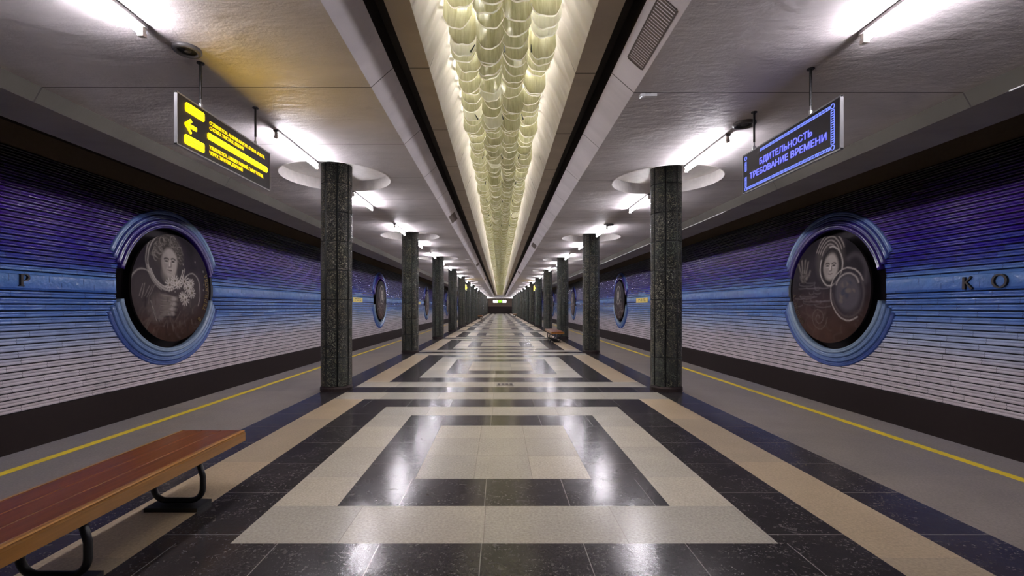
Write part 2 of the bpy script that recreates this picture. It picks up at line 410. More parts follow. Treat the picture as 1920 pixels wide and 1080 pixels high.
# ------------------------------------------------------------------ side walls of ribbed tiles with round openings
ZB, BZ0, BZ1, ZT = -.31, 1.607, 1.925, 3.85
def wall(s):
    prof = []                        # (z, protrusion, row of the face above)
    n1 = 18; h = (BZ0-ZB)/n1
    def rib(z0, h, r):
        return [(z0, -.02, -1), (z0+.06*h, .0, -1), (z0+.075*h, .028, r), (z0+.11*h, .038, r), (z0+.19*h, .0410, r), (z0+.28*h, .0418, r), (z0+.37*h, .0410, r), (z0+.45*h, .037, r), (z0+.49*h, .024, r), (z0+.53*h, .024, r), (z0+.57*h, .035, r), (z0+.65*h, .0385, r), (z0+.73*h, .0393, r), (z0+.82*h, .0385, r), (z0+.89*h, .034, r), (z0+.93*h, .018, -1)]
    for i in range(n1): prof += rib(ZB+i*h, h, i)
    prof += [(BZ0, 0, 40), (BZ0+.012, .055, 40), (BZ0+.045, .065, 41), (BZ0+.048, .058, 42), ((BZ0+BZ1)/2-.012, .058, 43), ((BZ0+BZ1)/2+.10, .058, 44), (BZ1-.055, .062, 45), (BZ1-.012, .05, 45)]
    n2 = 21; h = (ZT-BZ1)/n2
    for i in range(n2): prof += rib(BZ1+i*h, h, 60+i)
    prof += [(ZT, 0, 99)]
    mz = MEDZ[s]
    mb = MB()
    def hole(z):
        d = RHOLE**2-(z-mz)**2; return math.sqrt(d) if d > 0 else 0.0
    ends = [Y0]+MED_Y+[Y1]
    for bi in range(len(ends)-1):
        vv = []
        for z, p, r in prof:
            hz = hole(z)
            ya = ends[bi]+(hz if bi > 0 else 0); yb = ends[bi+1]-(hz if bi < len(ends)-2 else 0)
            vv += [(s*(WALL-p), ya, z), (s*(WALL-p), yb, z)]
        o = len(mb.v); mb.v += vv
        for i in range(len(prof)-1):
            f = (2*i, 2*i+1, 2*i+3, 2*i+2); f = f if s < 0 else f[::-1]
            mb.f.append(tuple(q_+o for q_ in f)); mb.m.append(4 if prof[i][2] < 0 else 0); mb.a.append(prof[i][2])
    for my in MED_Y:                 # round recess behind every medallion, with the stub that carries its disc
        n = 64; Q = lambda r, an, c: (s*(WALL-c), my+r*math.cos(an), mz+r*math.sin(an))
        for k in range(n):
            a, b = 2*PI*k/n, 2*PI*(k+1)/n
            mb.add([Q(RHOLE,a,.0), Q(RHOLE,b,.0), Q(RHOLE,b,-.30), Q(RHOLE,a,-.30)], [(0,1,2,3)], 5)
            mb.add([Q(RHOLE,a,-.30), Q(RHOLE,b,-.30), Q(0,0,-.30)], [(0,1,2)], 5)
            mb.add([Q(.25,a,.06), Q(.25,b,.06), Q(.25,b,-.30), Q(.25,a,-.30)], [(0,1,2,3)], 5)
    X = s*WALL
    mb.add([(X,Y0,ZT),(X,Y1,ZT),(X,Y1,4.22),(X,Y0,4.22)], [(0,1,2,3)], 1)
    mb.add([(X,Y0,4.22),(X,Y1,4.22),(X,Y1,5.0),(X,Y0,5.0)], [(0,1,2,3)], 2)  # top of the wall coloured near-black as shadow over the brown band
    mb.add([(X+s*.02,Y0,-1.25),(X+s*.02,Y1,-1.25),(X-s*.07,Y1,ZB),(X-s*.07,Y0,ZB)], [(0,1,2,3)], 3)
    mb.add([(X-s*.07,Y0,ZB),(X-s*.07,Y1,ZB),(X,Y1,ZB),(X,Y0,ZB)], [(0,1,2,3)], 3)
    W_ = struct(mb.build('wall_left' if s < 0 else 'wall_right', [M['tiles'], M['brown_band'], M['dark'], M['plinth'], M['groove'], M['recess']], att='row'))
    W_.data.polygons.foreach_set('use_smooth', [m_ == 0 and a_ < 99 and not 39 < a_ < 46 for m_, a_ in zip(mb.m, mb.a)])
wall(-1); wall(1)
mb = MB(); mb.box(-WALL-.4, WALL+.4, Y0-.1, Y0, -1.3, 5.1); struct(mb.build('wall_front', M['soffit']))
mb = MB(); mb.box(-WALL-.4, WALL+.4, Y1, Y1+.2, 1.5, 5.1, 0); mb.box(-WALL-.4, WALL+.4, Y1-.06, Y1+.2, -1.3, 1.5, 1)
mb.box(-COLX, COLX, YC1+4, YC1+4.3, CH[1]-.28, CH[1]+.02, 2)
struct(mb.build('wall_back', [M['brown_band'], M['plinth'], M['white']]))

# ------------------------------------------------------------------ portrait medallions on the tiled walls
def cap2loc(s, px, py, ox, oy, sc_=4.911):
    """point of the disc plane (units of the disc radius) for a point looked up in the photograph's crop"""
    off = abs(937-(ox+px/sc_)); yy = 7.50*FPX/off; zz = 1.345+(576-(oy+py/sc_))*yy/FPX
    return ((yy-10.3)/1.22*(-s), (zz-MEDZ[s])/1.22)
class Paint:
    def __init__(s, U, V):
        s.U = U+.006*np.sin(7*V+3*U)+.003*np.sin(17*V-9*U+1)+.002*np.sin(41*U+23*V); s.V = V+.006*np.sin(6*U-4*V+2)+.003*np.sin(15*U+11*V)+.002*np.sin(37*V-29*U); s.R = np.zeros(U.shape+(3,)); s.hgt = np.zeros(U.shape)
    def blend(s, a, c, h=0):
        a = np.clip(a, 0, 1); s.R = s.R*(1-a[..., None])+np.array(c)*a[..., None]; s.hgt += a*h
    def stroke(s, pts, w, c, al=.8, h=.3):
        d = np.full(s.U.shape, 9.0)
        for (x0, y0), (x1, y1) in zip(pts[:-1], pts[1:]):
            L = (x1-x0)**2+(y1-y0)**2+1e-9
            tt = np.clip(((s.U-x0)*(x1-x0)+(s.V-y0)*(y1-y0))/L, 0, 1)
            d = np.minimum(d, np.hypot(s.U-x0-tt*(x1-x0), s.V-y0-tt*(y1-y0)))
        s.blend(al*np.exp(-(d/w)**2), c, h)
    def ell(s, x, y, rx, ry, c, al=.8, soft=.15, rot=0, h=.5):
        ca, sa = math.cos(rot), math.sin(rot); a = (s.U-x)*ca+(s.V-y)*sa; b = -(s.U-x)*sa+(s.V-y)*ca
        d = np.sqrt((a/rx)**2+(b/ry)**2); s.blend(al*np.clip((1+soft-d)/(2*soft), 0, 1), c, h)
    def arc(s, x, y, rx, ry, a0, a1, w, c, al=.8, h=.3, n=22):
        pts = [(x+rx*math.cos(math.radians(a0+(a1-a0)*k/n)), y+ry*math.sin(math.radians(a0+(a1-a0)*k/n))) for k in range(n+1)]
        s.stroke(pts, w, c, al, h)
GREY = (.50,.43,.39); LITE = (.72,.64,.58); DK = (.022,.016,.020); MIDC = (.11,.09,.095)
def backdrop(P, rs):
    n = np.zeros(P.U.shape)
    for k in range(26):
        fx, fy = rs.normal(0, 3.2, 2); n += np.sin(fx*P.U+fy*P.V+rs.uniform(0, 6))/ (1+.25*math.hypot(fx, fy))
    n = (n-n.min())/(n.max()-n.min())
    n2 = np.zeros(P.U.shape)
    for k in range(40):
        fx, fy = rs.normal(0, 11, 2); n2 += np.sin(fx*P.U+fy*P.V+2.5*np.sin(2*P.U*rs.uniform(.5,2)+3*P.V)+rs.uniform(0, 6))
    n = np.clip(.62*n+.38*(n2-n2.min())/(n2.max()-n2.min()), 0, 1)
    tt = np.clip((P.V+.75)/.9, 0, 1)[..., None]
    P.R = (1-tt)*np.array((.062,.032,.024))+tt*np.array((.026,.019,.026)); P.R *= (.1+1.8*n)[..., None]; P.hgt = n*.5
def face(P, x, y, r, c, tilt=0.0):
    P.ell(x, y, r*.70, r, c, .92, .14, h=1.0)
    P.ell(x-.42*r, y-.1*r, r*.25, r*.7, tuple(q*.55 for q in c), .6, .5, h=-.2)
    for sx in (-1, 1):
        P.arc(x+sx*.30*r, y+.20*r, .20*r, .10*r, 20, 160, .030*r*1.6, DK, .9, -.2)
        P.ell(x+sx*.30*r, y+.10*r, .15*r, .065*r, DK, .85, .4, h=-.3)
        P.ell(x+sx*.30*r, y-.02*r, .17*r, .04*r, LITE, .5, .5, h=.1)
    P.stroke([(x+.02*r, y+.2*r), (x-.04*r, y-.22*r)], .035*r, tuple(min(1, q*1.25) for q in LITE), .8, .4)
    P.stroke([(x+.10*r, y+.05*r), (x+.12*r, y-.28*r), (x-.10*r, y-.30*r)], .035*r, DK, .6, -.1)
    P.stroke([(x-.19*r, y-.51*r), (x, y-.55*r), (x+.18*r, y-.515*r)], .035*r, (.05,.025,.03), .9, -.2)
    P.stroke([(x-.12*r, y-.68*r), (x+.12*r, y-.69*r)], .04*r, tuple(q*.6 for q in c), .6, 0)
def hand(P, x, y, r, c, spread=True, flip=1):
    P.ell(x, y, r*.52, r*.55, c, .8, .2, h=.8)
    for i, (dx, L, an) in enumerate(((-.40,.85,112),(-.14,1.05,98),(.12,1.0,86),(.36,.82,74))):
        a = math.radians(an); bx, by = x+flip*dx*r, y+.38*r
        P.stroke([(bx, by), (bx+flip*math.cos(a)*L*.5*r, by+math.sin(a)*L*.5*r), (bx+flip*math.cos(a+.05)*L*r, by+math.sin(a+.05)*L*r)], .105*r, c, .85, .8)
    for dx in (-.27, 0, .25): P.stroke([(x+flip*dx*r, y+.35*r), (x+flip*dx*1.15*r, y+1.0*r)], .03*r, DK, .7, -.4)
    P.stroke([(x+flip*.35*r, y-.2*r), (x+flip*.72*r, y+.08*r), (x+flip*.82*r, y+.38*r)], .11*r, c, .8, .8)
def woman(P, rs, s):
    L = lambda px, py: cap2loc(s, px, py, 230, 430)
    backdrop(P, rs)
    fx, fy = L(400, 300)
    P.ell(fx, fy-.62, .82, .42, MIDC, .45, .4, h=.6)
    for sx in (-1, 1):
        P.ell(fx+sx*.58, fy-.56, .27, .38, (.075,.06,.06), .7, .3, rot=-sx*.2, h=.8)
        P.arc(fx+sx*.60, fy-.55, .27, .38, 60 if sx < 0 else -40, 230 if sx < 0 else 120, .014, LITE, .38, .3)
    for k in range(5): P.stroke([(fx-.60+k*.06+rs.uniform(-.02,.02), fy-.36-rs.uniform(0,.12)), (fx-.66+k*.05, fy-.58-rs.uniform(0,.10))], .009, GREY, rs.uniform(.2,.5), .2)
    P.ell(fx-.05, fy+.04, .44, .53, (.07,.058,.06), .8, .12, h=.5)
    for a0, a1, r, al in ((95, 265, 1.0, .5), (100, 250, 1.10, .35), (200, 345, .94, .75), (190, 350, 1.04, .5), (20, 90, 1.0, .15)):
        P.arc(fx-.04, fy+.0, .43*r, .50*r, a0, a1, .012, LITE, al, .5)
    P.ell(fx+.0, fy+.16, .33, .33, (.095,.078,.07), .85, .2, h=.7)
    for k in range(90):
        a = rs.uniform(-.25, PI+.25); rr = rs.uniform(.20, .34); x = fx+rr*math.cos(a); y = fy+.12+rr*math.sin(a)*.95
        P.arc(x, y, rs.uniform(.03,.09), rs.uniform(.03,.08), rs.uniform(0,180), rs.uniform(200,330), .009, rs.choice([.12,.35,.7])*np.array(GREY), .55, .4)
    P.ell(fx, fy-.20, .17, .20, tuple(q*.55 for q in GREY), .8, .3, h=.4)
    face(P, fx+.01, fy-.02, .265, GREY)
    for px, py in ((400,510),(480,505),(540,480),(520,620),(610,590),(600,500),(570,545),(450,470),(545,650)):
        x, y = L(px, py); n = 11; r = rs.uniform(.085,.13)
        for k in range(n):
            a = 2*PI*k/n+rs.uniform(-.1,.1); P.stroke([(x+.25*r*math.cos(a), y+.25*r*math.sin(a)), (x+r*math.cos(a), y+r*math.sin(a))], .013, LITE, .75, .6)
        P.ell(x, y, .028, .028, (.12,.09,.06), .8, .3)
    hx, hy = L(345, 715)
    P.ell(hx-.12, hy-.02, .20, .24, (.17,.135,.125), .8, .3, h=.7)
    for k in range(4):                    # gloved fingers folded over the stems
        fy_ = hy+.17-k*.095
        P.ell(hx+.13, fy_, .21-.018*k, .058, (.23,.19,.17), .85, .35, rot=-.22+.05*k, h=1.0)
        P.ell(hx+.25-.015*k, fy_-.02, .07, .045, LITE, .35, .5, h=.3)
        P.stroke([(hx-.06, fy_+.050), (hx+.14, fy_+.042), (hx+.26, fy_+.01)], .008, GREY, .35, .4)
        P.stroke([(hx-.05, fy_-.055), (hx+.15, fy_-.062), (hx+.32, fy_-.08)], .016, DK, .8, -.4)
    P.ell(hx-.02, hy-.16, .10, .05, (.24,.20,.18), .7, .4, rot=.7, h=.8)
    for k in range(5): P.stroke([(hx-.30+.02*k, hy+.16-.05*k), (hx-.24+.03*k, hy-.05-.04*k), (hx-.16+.03*k, hy-.24)], .011, GREY if k % 2 else DK, .5, .3)
    for k in range(60):                   # folds of the suit
        x, y = rs.uniform(-.75,.45), rs.uniform(-.75,-.05); a = rs.uniform(-2.2,-.9); l = rs.uniform(.05,.22)
        P.stroke([(x, y), (x+l*math.cos(a), y+l*math.sin(a))], rs.uniform(.008,.022), (.20,.165,.15) if k % 3 else DK, rs.uniform(.15,.45), .3)
    for k in range(26):
        x, y = rs.uniform(-.7,.7), rs.uniform(-.9,-.45); P.arc(x, y, rs.uniform(.05,.25), rs.uniform(.05,.2), rs.uniform(0,360), rs.uniform(60,300), .02, (.15,.11,.095), .22, .2)
    for k in range(12):
        x, y = rs.uniform(-.85,.85), rs.uniform(-.1,.6)
        P.ell(x, y, .014, .018, LITE, .3, .6)
def man(P, rs, s):
    L = lambda px, py: cap2loc(s, px, py, 1470, 430)
    backdrop(P, rs)
    P.ell(*L(430, 420), .62, .40, (.04,.033,.038), .6, .5, h=.5)
    fx, fy = L(440, 320)
    P.ell(fx-.05, fy+.12, .34, .46, (.12,.10,.095), .7, .2, h=.7)
    for k in range(7): P.arc(fx-.05, fy+.08, .37-.028*k, .50-.035*k, 25, 160, .013, GREY if k % 2 == 0 else DK, .6, .3)
    P.ell(fx, fy-.04, .27, .36, (.05,.042,.042), .85, .1, h=.4)
    P.arc(fx, fy-.04, .27, .36, -200, 100, .014, LITE, .7, .6); P.arc(fx, fy-.04, .22, .31, 0, 360, .012, DK, .8, -.3)
    face(P, fx, fy-.05, .245, GREY)
    hx, hy = L(185, 430); hand(P, hx, hy-.02, .235, (.22,.185,.165), flip=1)
    for k in range(14): P.stroke([(hx-.1+rs.uniform(-.1,.2), hy-.1+rs.uniform(-.1,.2)), (hx+rs.uniform(-.12,.2), hy-.05+rs.uniform(-.2,.1))], .012, DK, .4, -.2)
    gx, gy = L(590, 590)
    P.ell(gx, gy, .36, .42, (.05,.042,.052), .8, .12, h=.4); P.arc(gx-.01, gy-.01, .38, .46, 30, 300, .014, LITE, .6, .6); P.arc(gx, gy, .34, .41, 180, 400, .022, (.15,.12,.12), .5, .4)
    P.ell(gx, gy, .26, .31, (.12,.105,.12), .85, .15, h=.9)
    for k in range(12): P.ell(gx+rs.uniform(-.17,.17), gy+rs.uniform(-.2,.2), rs.uniform(.03,.09), rs.uniform(.02,.07), (.22,.18,.14) if k % 2 else (.055,.06,.10), .6, .4, rs.uniform(0,3), .3)
    P.arc(gx, gy+.10, .25, .25, 20, 165, .016, LITE, .5, .3)
    cx, cy = L(325, 815)
    for k in range(30):
        a = k*.42; r = .02+.0068*k; b = (k+1)*.42; r2 = .02+.0068*(k+1)
        P.stroke([(cx+r*math.cos(a), cy+r*math.sin(a)*1.1), (cx+r2*math.cos(b), cy+r2*math.sin(b)*1.1)], .013, (.17,.13,.12), .5, .4)
    for k in range(30):
        x, y = L(rs.uniform(90, 400), rs.uniform(480, 720)); P.arc(x, y, rs.uniform(.06,.28), rs.uniform(.01,.06), rs.uniform(150,200), rs.uniform(300,380), .013, (.20,.17,.18) if k % 3 else DK, .40, .3)
    for k in range(24):
        x, y = rs.uniform(-.8,.8), rs.uniform(-.9,-.1); P.arc(x, y, rs.uniform(.1,.3), rs.uniform(.08,.3), rs.uniform(0,360), rs.uniform(60,360), .022, (.13,.095,.085), .25, .2)
    P.arc(*L(640, 420), .25, .35, -20, 120, .05, (.13,.11,.12), .5, .3)
def other(P, rs, s):
    backdrop(P, rs)
    P.ell(0, -.35, .6, .45, MIDC, .5, .4, h=.6); P.ell(0, .28, .38, .44, (.07,.06,.06), .8, .12, h=.5)
    P.arc(0, .28, .40, .46, 0, 360, .022, LITE, .55, .5); face(P, .0, .26, .26, GREY)
    for k in range(26): P.arc(rs.uniform(-.7,.7), rs.uniform(-.8,.1), rs.uniform(.08,.3), rs.uniform(.05,.25), rs.uniform(0,360), rs.uniform(60,360), .02, GREY, .3, .3)

M['relief'] = NT('engraved_dark_disc')
t = M['relief']; at = t.node('ShaderNodeAttribute'); at.attribute_name = 'paint'
hv = t.node('ShaderNodeHueSaturation'); t.l(at.outputs['Color'], hv.inputs['Color']); hv.inputs['Value'].default_value = .85
t.set(hv.outputs[0], .55, 0, .05, t.bump(t.noise(35, 4), .12, .004)); M['relief'] = t.mat
M['disc_edge'] = plain('disc_edge', (.035,.024,.020,1), .6)
M['gold'] = plain('dull_gold', (.20,.125,.035,1), .45, .3)
M['gold_dim'] = plain('dim_gold', (.085,.052,.026,1), .5, .2)

FONT_CACHE = {}
def text_mesh(body, size, extrude, offset=0.0, align='LEFT', width=None):
    cu = bpy.data.curves.new('lettering', 'FONT'); cu.body = body; cu.size = size; cu.extrude = extrude; cu.offset = offset
    cu.align_x = align; cu.resolution_u = 3
    o = bpy.data.objects.new('lettering', cu); col.objects.link(o)
    bpy.context.view_layer.update()
    me = bpy.data.meshes.new_from_object(o.evaluated_get(bpy.context.evaluated_depsgraph_get()))
    bpy.data.objects.remove(o)
    co = np.empty(len(me.vertices)*3); me.vertices.foreach_get('co', co); co = co.reshape(-1, 3)
    fs = [tuple(p.vertices) for p in me.polygons]
    if width and len(co):
        co[:, 0] = (co[:, 0]-co[:, 0].min())*width/(co[:, 0].max()-co[:, 0].min())
    return co, fs
def frame_fn(s):      # s=-1: face on the left of the hall, looking towards +x;  a = reading direction, b = up, c = towards the hall
    return (lambda a, b, c: (c, a, b)) if s < 0 else (lambda a, b, c: (-c, -a, b))

def medallion(s, y, painter, label, res, text=None, tmat='gold', tr=None):
    F = frame_fn(s); root = thing('portrait_medallion', label, 'medallion', (s*WALL, y, MEDZ[s]), 'portrait medallions on the tiled walls')
    # disc
    R = 1.22; G = res; lin_ = np.linspace(-1, 1, G); U, V = np.meshgrid(lin_, lin_)
    m = np.maximum(np.abs(U), np.abs(V)); rr = np.hypot(U, V); k_ = np.where(rr > 0, m/np.maximum(rr, 1e-9), 1); U2, V2 = U*k_, V*k_
    P = Paint(U2, V2); painter(P, np.random.default_rng(int(y*10)+s), s)
    r2 = U2**2+V2**2
    c_ = .13+.05*(1-r2)+.010*P.hgt*np.clip((1-r2)*8, 0, 1)*.6
    verts = [F(float(U2[i,j]*R), float(V2[i,j]*R), float(c_[i,j])) for i in range(G) for j in range(G)]
    faces = [(i*G+j, i*G+j+1, (i+1)*G+j+1, (i+1)*G+j) for i in range(G-1) for j in range(G-1)]
    me = bpy.data.meshes.new('disc'); me.from_pydata(verts, [], faces)
    ca = me.color_attributes.new('paint', 'FLOAT_COLOR', 'POINT')
    rgba = np.ones((G*G, 4)); rgba[:, :3] = P.R.reshape(-1, 3); ca.data.foreach_set('color', rgba.ravel())
    me.polygons.foreach_set('use_smooth', [True]*len(faces)); me.materials.append(M['relief']); me.update()
    d = link('disc', me, root)
    mb = MB()
    for k in range(72):
        a, b = 2*PI*k/72, 2*PI*(k+1)/72; P_ = lambda r, an, c: F(r*math.cos(an), r*math.sin(an), c)
        mb.add([P_(R,a,.13), P_(R,b,.13), P_(R*.985,b,.07), P_(R*.985,a,.07)], [(0,1,2,3)]); mb.add([P_(R*.985,a,.07), P_(R*.985,b,.07), P_(0,0,.07)], [(0,1,2)])
    mb.build('disc_back', M['disc_edge'], root)
    if text:
        mb = MB(); a0, a1, rad, h = tr
        for i, ch in enumerate(text):
            if ch == ' ': continue
            an = math.radians(a0+(a1-a0)*i/(len(text)-1)); co, fs = text_mesh(ch, h, .006, 0, 'CENTER')
            up = (-math.cos(an), -math.sin(an)); rt = (-up[1]*-1, up[0]*-1)
            rt = (up[1], -up[0])
            px, py = rad*math.cos(an), rad*math.sin(an)
            vs_ = [F(px+rt[0]*x+up[0]*(y_-.35*h), py+rt[1]*x+up[1]*(y_-.35*h), .149+z_) for x, y_, z_ in co]
            mb.add(vs_, fs)
        mb.build('lettering', M[tmat], d)
    # arcs of glazed tile, above and below
    for nm, mats, lim in (('upper_arch', RING_UP, (14,17,20,23)), ('lower_arch', RING_LO, (11,13,15,17.5))):
        arch = None
        for k in range(4):
            r0 = RARC+k*.1; e = lim[k]; mb = MB(); n = 56
            A = [math.radians(e+(180-2*e)*i/n)*(1 if nm == 'upper_arch' else -1) for i in range(n+1)]
            base = .035+.014*(3-k)
            pr = [(0,.0),(0,base),(.012,base+.022),(.032,base+.030),(.047,base+.018),(.052,base+.018),(.068,base+.028),(.088,base+.02),(.1,base),(.1,.0)]
            vv = []
            for an in A:
                for dr, c in pr: vv.append(F((r0+dr)*math.cos(an), (r0+dr)*math.sin(an), c))
            q = len(pr); ff = []
            for i in range(n):
                for j in range(q-1): ff.append((i*q+j, i*q+j+1, (i+1)*q+j+1, (i+1)*q+j))
            ff.append(tuple(range(q))); ff.append(tuple(n*q+j for j in range(q)))
            mb.add(vv, ff)
            o = mb.build(nm if arch is None else 'tile_course', mats[k], root if arch is None else arch, smooth=True)
            if arch is None: arch = o
medallion(-1, MED_Y[0], woman, 'round relief of a helmeted woman holding flowers, nearest on the left tiled wall', 300, 'В. ТЕРЕШКОВА', 'gold', (-42, 18, 1.10, .15))
medallion(1, MED_Y[0], man, 'round relief of a helmeted man with raised hand, nearest on the right tiled wall', 300, 'А.ЛЕОНОВ', 'gold_dim', (186, 224, 1.12, .13))
for i, y in enumerate(MED_Y[1:]):
    for s in (-1, 1):
        medallion(s, y, other, 'round dark relief disc in blue rings, %s from the camera along the %s wall' % (ORD[i+1], 'left' if s < 0 else 'right'), 110 if i == 0 else 60)

# ------------------------------------------------------------------ station letters and yellow wall plates
def bars(mb, F, segs, c0, c1):
    for (x0, y0, x1, y1, w0, w1) in segs:
        dx, dy = x1-x0, y1-y0; L = math.hypot(dx, dy); nx, ny = -dy/L, dx/L
        p = [(x0+nx*w0/2, y0+ny*w0/2), (x1+nx*w1/2, y1+ny*w1/2), (x1-nx*w1/2, y1-ny*w1/2), (x0-nx*w0/2, y0-ny*w0/2)]
        mb.add([F(a, b, c0) for a, b in p]+[F(a, b, c1) for a, b in p], [(0,1,2,3),(7,6,5,4),(0,4,5,1),(1,5,6,2),(2,6,7,3),(3,7,4,0)])
def arcsegs(cx, cy, rx, ry, a0, a1, w_thin, w_fat, n=20):
    out = []
    for i in range(n):
        a, b = math.radians(a0+(a1-a0)*i/n), math.radians(a0+(a1-a0)*(i+1)/n)
        wd = lambda q: w_thin+(w_fat-w_thin)*abs(math.cos(q))
        out.append((cx+rx*math.cos(a), cy+ry*math.sin(a), cx+rx*math.cos(b), cy+ry*math.sin(b), wd(a), wd(b)))
    return out
def letter(s, y, segs, label, zc=1.345+.39):
    mb = MB(); bars(mb, frame_fn(s), segs, -.012, .022)
    tag(mb.build('letter', M['letter'], loc=(s*(WALL-.07), y, zc)), label, 'letter', 'metal letters of the station name on the band')
M['letter'] = plain('dark_bronze', (.020,.013,.010,1), .4, .4)
letter(-1, 7.10, [(-.05,-.095,-.05,.095,.035,.035), (-.085,-.092,-.012,-.092,.012,.012), (-.085,.092,0,.092,.012,.012)]+arcsegs(0,.045,.055,.048,-90,90,.012,.032)+[(-.05,-.002,0,-.002,.012,.012)], 'dark metal letter P on the pale blue band of the left wall', 1.345+.43)
letter(1, 7.26, [(-.05,-.10,-.05,.10,.045,.038), (-.03,0,.06,.10,.018,.024), (-.015,.01,.075,-.10,.022,.034)], 'dark metal letter K on the band of the right wall')
letter(1, 6.79, arcsegs(0,0,.092,.098,0,360,.022,.034,30), 'dark metal letter O on the band of the right wall', 1.345+.40)
M['plate_yellow'] = plain('yellow_plate', (.72,.60,.05,1), .35)
M['plate_ink'] = plain('olive_ink', (.16,.14,.02,1), .6)
def plate(s, y0, y1, zc, h, label, marks=True):
    F = frame_fn(s); L = (y1-y0)/2; root = thing('wall_plate', label, 'sign', (s*(WALL-.06), (y0+y1)/2, zc), 'yellow plates on the wall bands')
    mb = MB(); bars(mb, F, [(-L,0,L,0,h,h)], -.005, .015); mb.build('board', M['plate_yellow'], root)
    mb = MB()
    for a, b, w_ in ((-.55,.055,.28),(-.1,.055,.2),(.3,.055,.25),(-.6,-.03,.1),(-.2,-.03,.3),(.35,-.035,.3)): bars(mb, F, [(a*L/.95,b,(a+w_)*L/.95,b,.035,.035)], .014, .018)
    mb.build('marking', M['plate_ink'], root)
plate(-1, 23.0, 24.6, 1.345+.39, .25, 'yellow plate with small dark lines on the left wall band beyond the first column')
plate(1, 23.0, 24.9, 1.345+.37, .25, 'yellow plate with small dark lines on the right wall band beyond the first column')
plate(-1, 47.6-6, 48.6-6, 1.345+.39, .25, 'small distant yellow plate on the left wall band between far columns')

# ------------------------------------------------------------------ columns
def make_column():
    root = thing('glass_clad_column', '', 'column', (0,0,0), 'dark glass-clad columns along the platform')
    Hs = 3.455+.19
    N8, K = 8, 6
    sec = []
    for i in range(N8):
        a0, a1 = 2*PI*(i-.5)/N8, 2*PI*(i+.5)/N8
        sec.append((a0, COLR-.028, 1)); 
        for k in range(K+1):
            u = k/K; a = a0+.055+(a1-a0-.11)*u; sec.append((a, COLR*(.985+.028*(1-(2*u-1)**2)), 0))
    n = len(sec); mb = MB(); prev = None; zs = []
    z = .08; j = 0
    while z < Hs-.02:
        z1 = min(z+.462, Hs); zs.append((z, z1)); z = z1
    mb_v = []; rows = []
    for z0, z1 in zs:
        for zz, shrink in ((z0, .012), (z0+.008, 0), (z1-.008, 0), (z1, .012)): rows.append((zz, shrink))
    for zz, sh in rows: mb_v += [((r-sh)*math.cos(a), (r-sh)*math.sin(a), zz) for a, r, f in sec]
    for ri in range(len(rows)-1):
        dark = rows[ri][1] != rows[ri+1][1] or (rows[ri][1] > 0)
        for i in range(n):
            jn = (i+1) % n; g = dark or sec[i][2] or sec[jn][2]
            f = (ri*n+i, ri*n+jn, (ri+1)*n+jn, (ri+1)*n+i)
            mb.f.append(f); mb.m.append(1 if g else 0); mb.a.append(0)
    mb.v = mb_v
    mb.build('shaft', [M['col_glass'], M['col_joint']], root)
    b = MB(); b.tube([(0,0,0),(0,0,.055),(0,0,.085)], [COLR+.008, COLR+.008, COLR-.006], 32); b.build('base', M['plinth'], root)
    return root
c0 = make_column(); used = False
for s in (-1, 1):
    for n in BAYS:
        if n < 0: continue
        lab = 'dark green hammered-glass column, %s of the %s row counted from the camera' % (ORD[n], 'left' if s < 0 else 'right')
        if not used: c0.location = (s*COLX, coly(n), 0); c0['label'] = lab; used = True
        else: copy_tree(c0, (s*COLX, coly(n), 0), lab)

# ------------------------------------------------------------------ ceiling tube lights beside every column
def make_tube_light():
    L = .60
    root = thing('tube_light', '', 'light', (0,0,0), 'bare tube lights on the ceiling along the columns')
    mb = MB(); mb.box(-.028, .028, -L-.02, L+.02, -.028, 0); mb.build('channel', M['grey_metal'], root)
    for e in (-1, 1):
        mb = MB(); mb.box(-.016, .016, e*L-.014, e*L+.014, -.098, -.028); mb.box(-.02, .02, e*L-.02, e*L+.02, -.100, -.070); mb.build('lamp_holder', M['bracket'], root)
    mb = MB(); mb.tube([(0,-L+.014,-.080),(0,L-.014,-.080)], .0135, 10); mb.build('tube', M['tube'], root, smooth=True)
    return root
t0 = make_tube_light(); used = False
for s in (-1, 1):
    for n in BAYS:
        for e, word in ((-1, 'in front of'), (1, 'behind')):
            y = coly(n)+(-1.37 if e < 0 else 1.43); side = 'left' if s < 0 else 'right'
            if n < -1 : continue
            if n == -1 and e == -1: continue
            lab = ('lit ceiling tube nearest the camera on the %s, cut by the top edge' % side) if n == -1 else 'bare lit ceiling tube %s the %s column of the %s row' % (word, ORD[n], side)
            if not used: t0.location = (s*COLX, y, CH[s]); t0['label'] = lab; used = True
            else: copy_tree(t0, (s*COLX, y, CH[s]), lab)

# ------------------------------------------------------------------ small ceiling fittings
def speaker(x, y, z, r, label):
    root = thing('ceiling_speaker', label, 'speaker', (x, y, z), 'round ceiling speakers')
    mb = MB(); n = 28
    pr = [(r,0),(r,-.018),(r*.9,-.03),(r*.72,-.03),(r*.66,-.012)]
    v = [(a*math.cos(2*PI*k/n), a*math.sin(2*PI*k/n), c) for k in range(n) for a, c in pr]; q = len(pr)
    mb.add(v, [(k*q+j, k*q+j+1, ((k+1)%n)*q+j+1, ((k+1)%n)*q+j) for k in range(n) for j in range(q-1)])
    mb.build('ring', M['grey_metal'], root, smooth=True)
    mb = MB(); mb.tube([(0,0,0),(0,0,-.012)], r*.68, 24); mb.build('grille', M['black'], root)
    mb = MB(); mb.tube([(0,0,-.012),(0,0,-.026)], [r*.3, r*.2], 16); mb.build('cone', M['grey_metal'], root)
speaker(-2.58, 3.66, CH[-1], .105, 'round grey ceiling speaker at the end of the nearest left tube')
speaker(COLX+.03, 5.02, CH[1], .12, 'round grey ceiling speaker above the tube left of the blue sign')
speaker(COLX, 11.15, CH[1], .12, 'round grey ceiling speaker at the tube before the second right column')
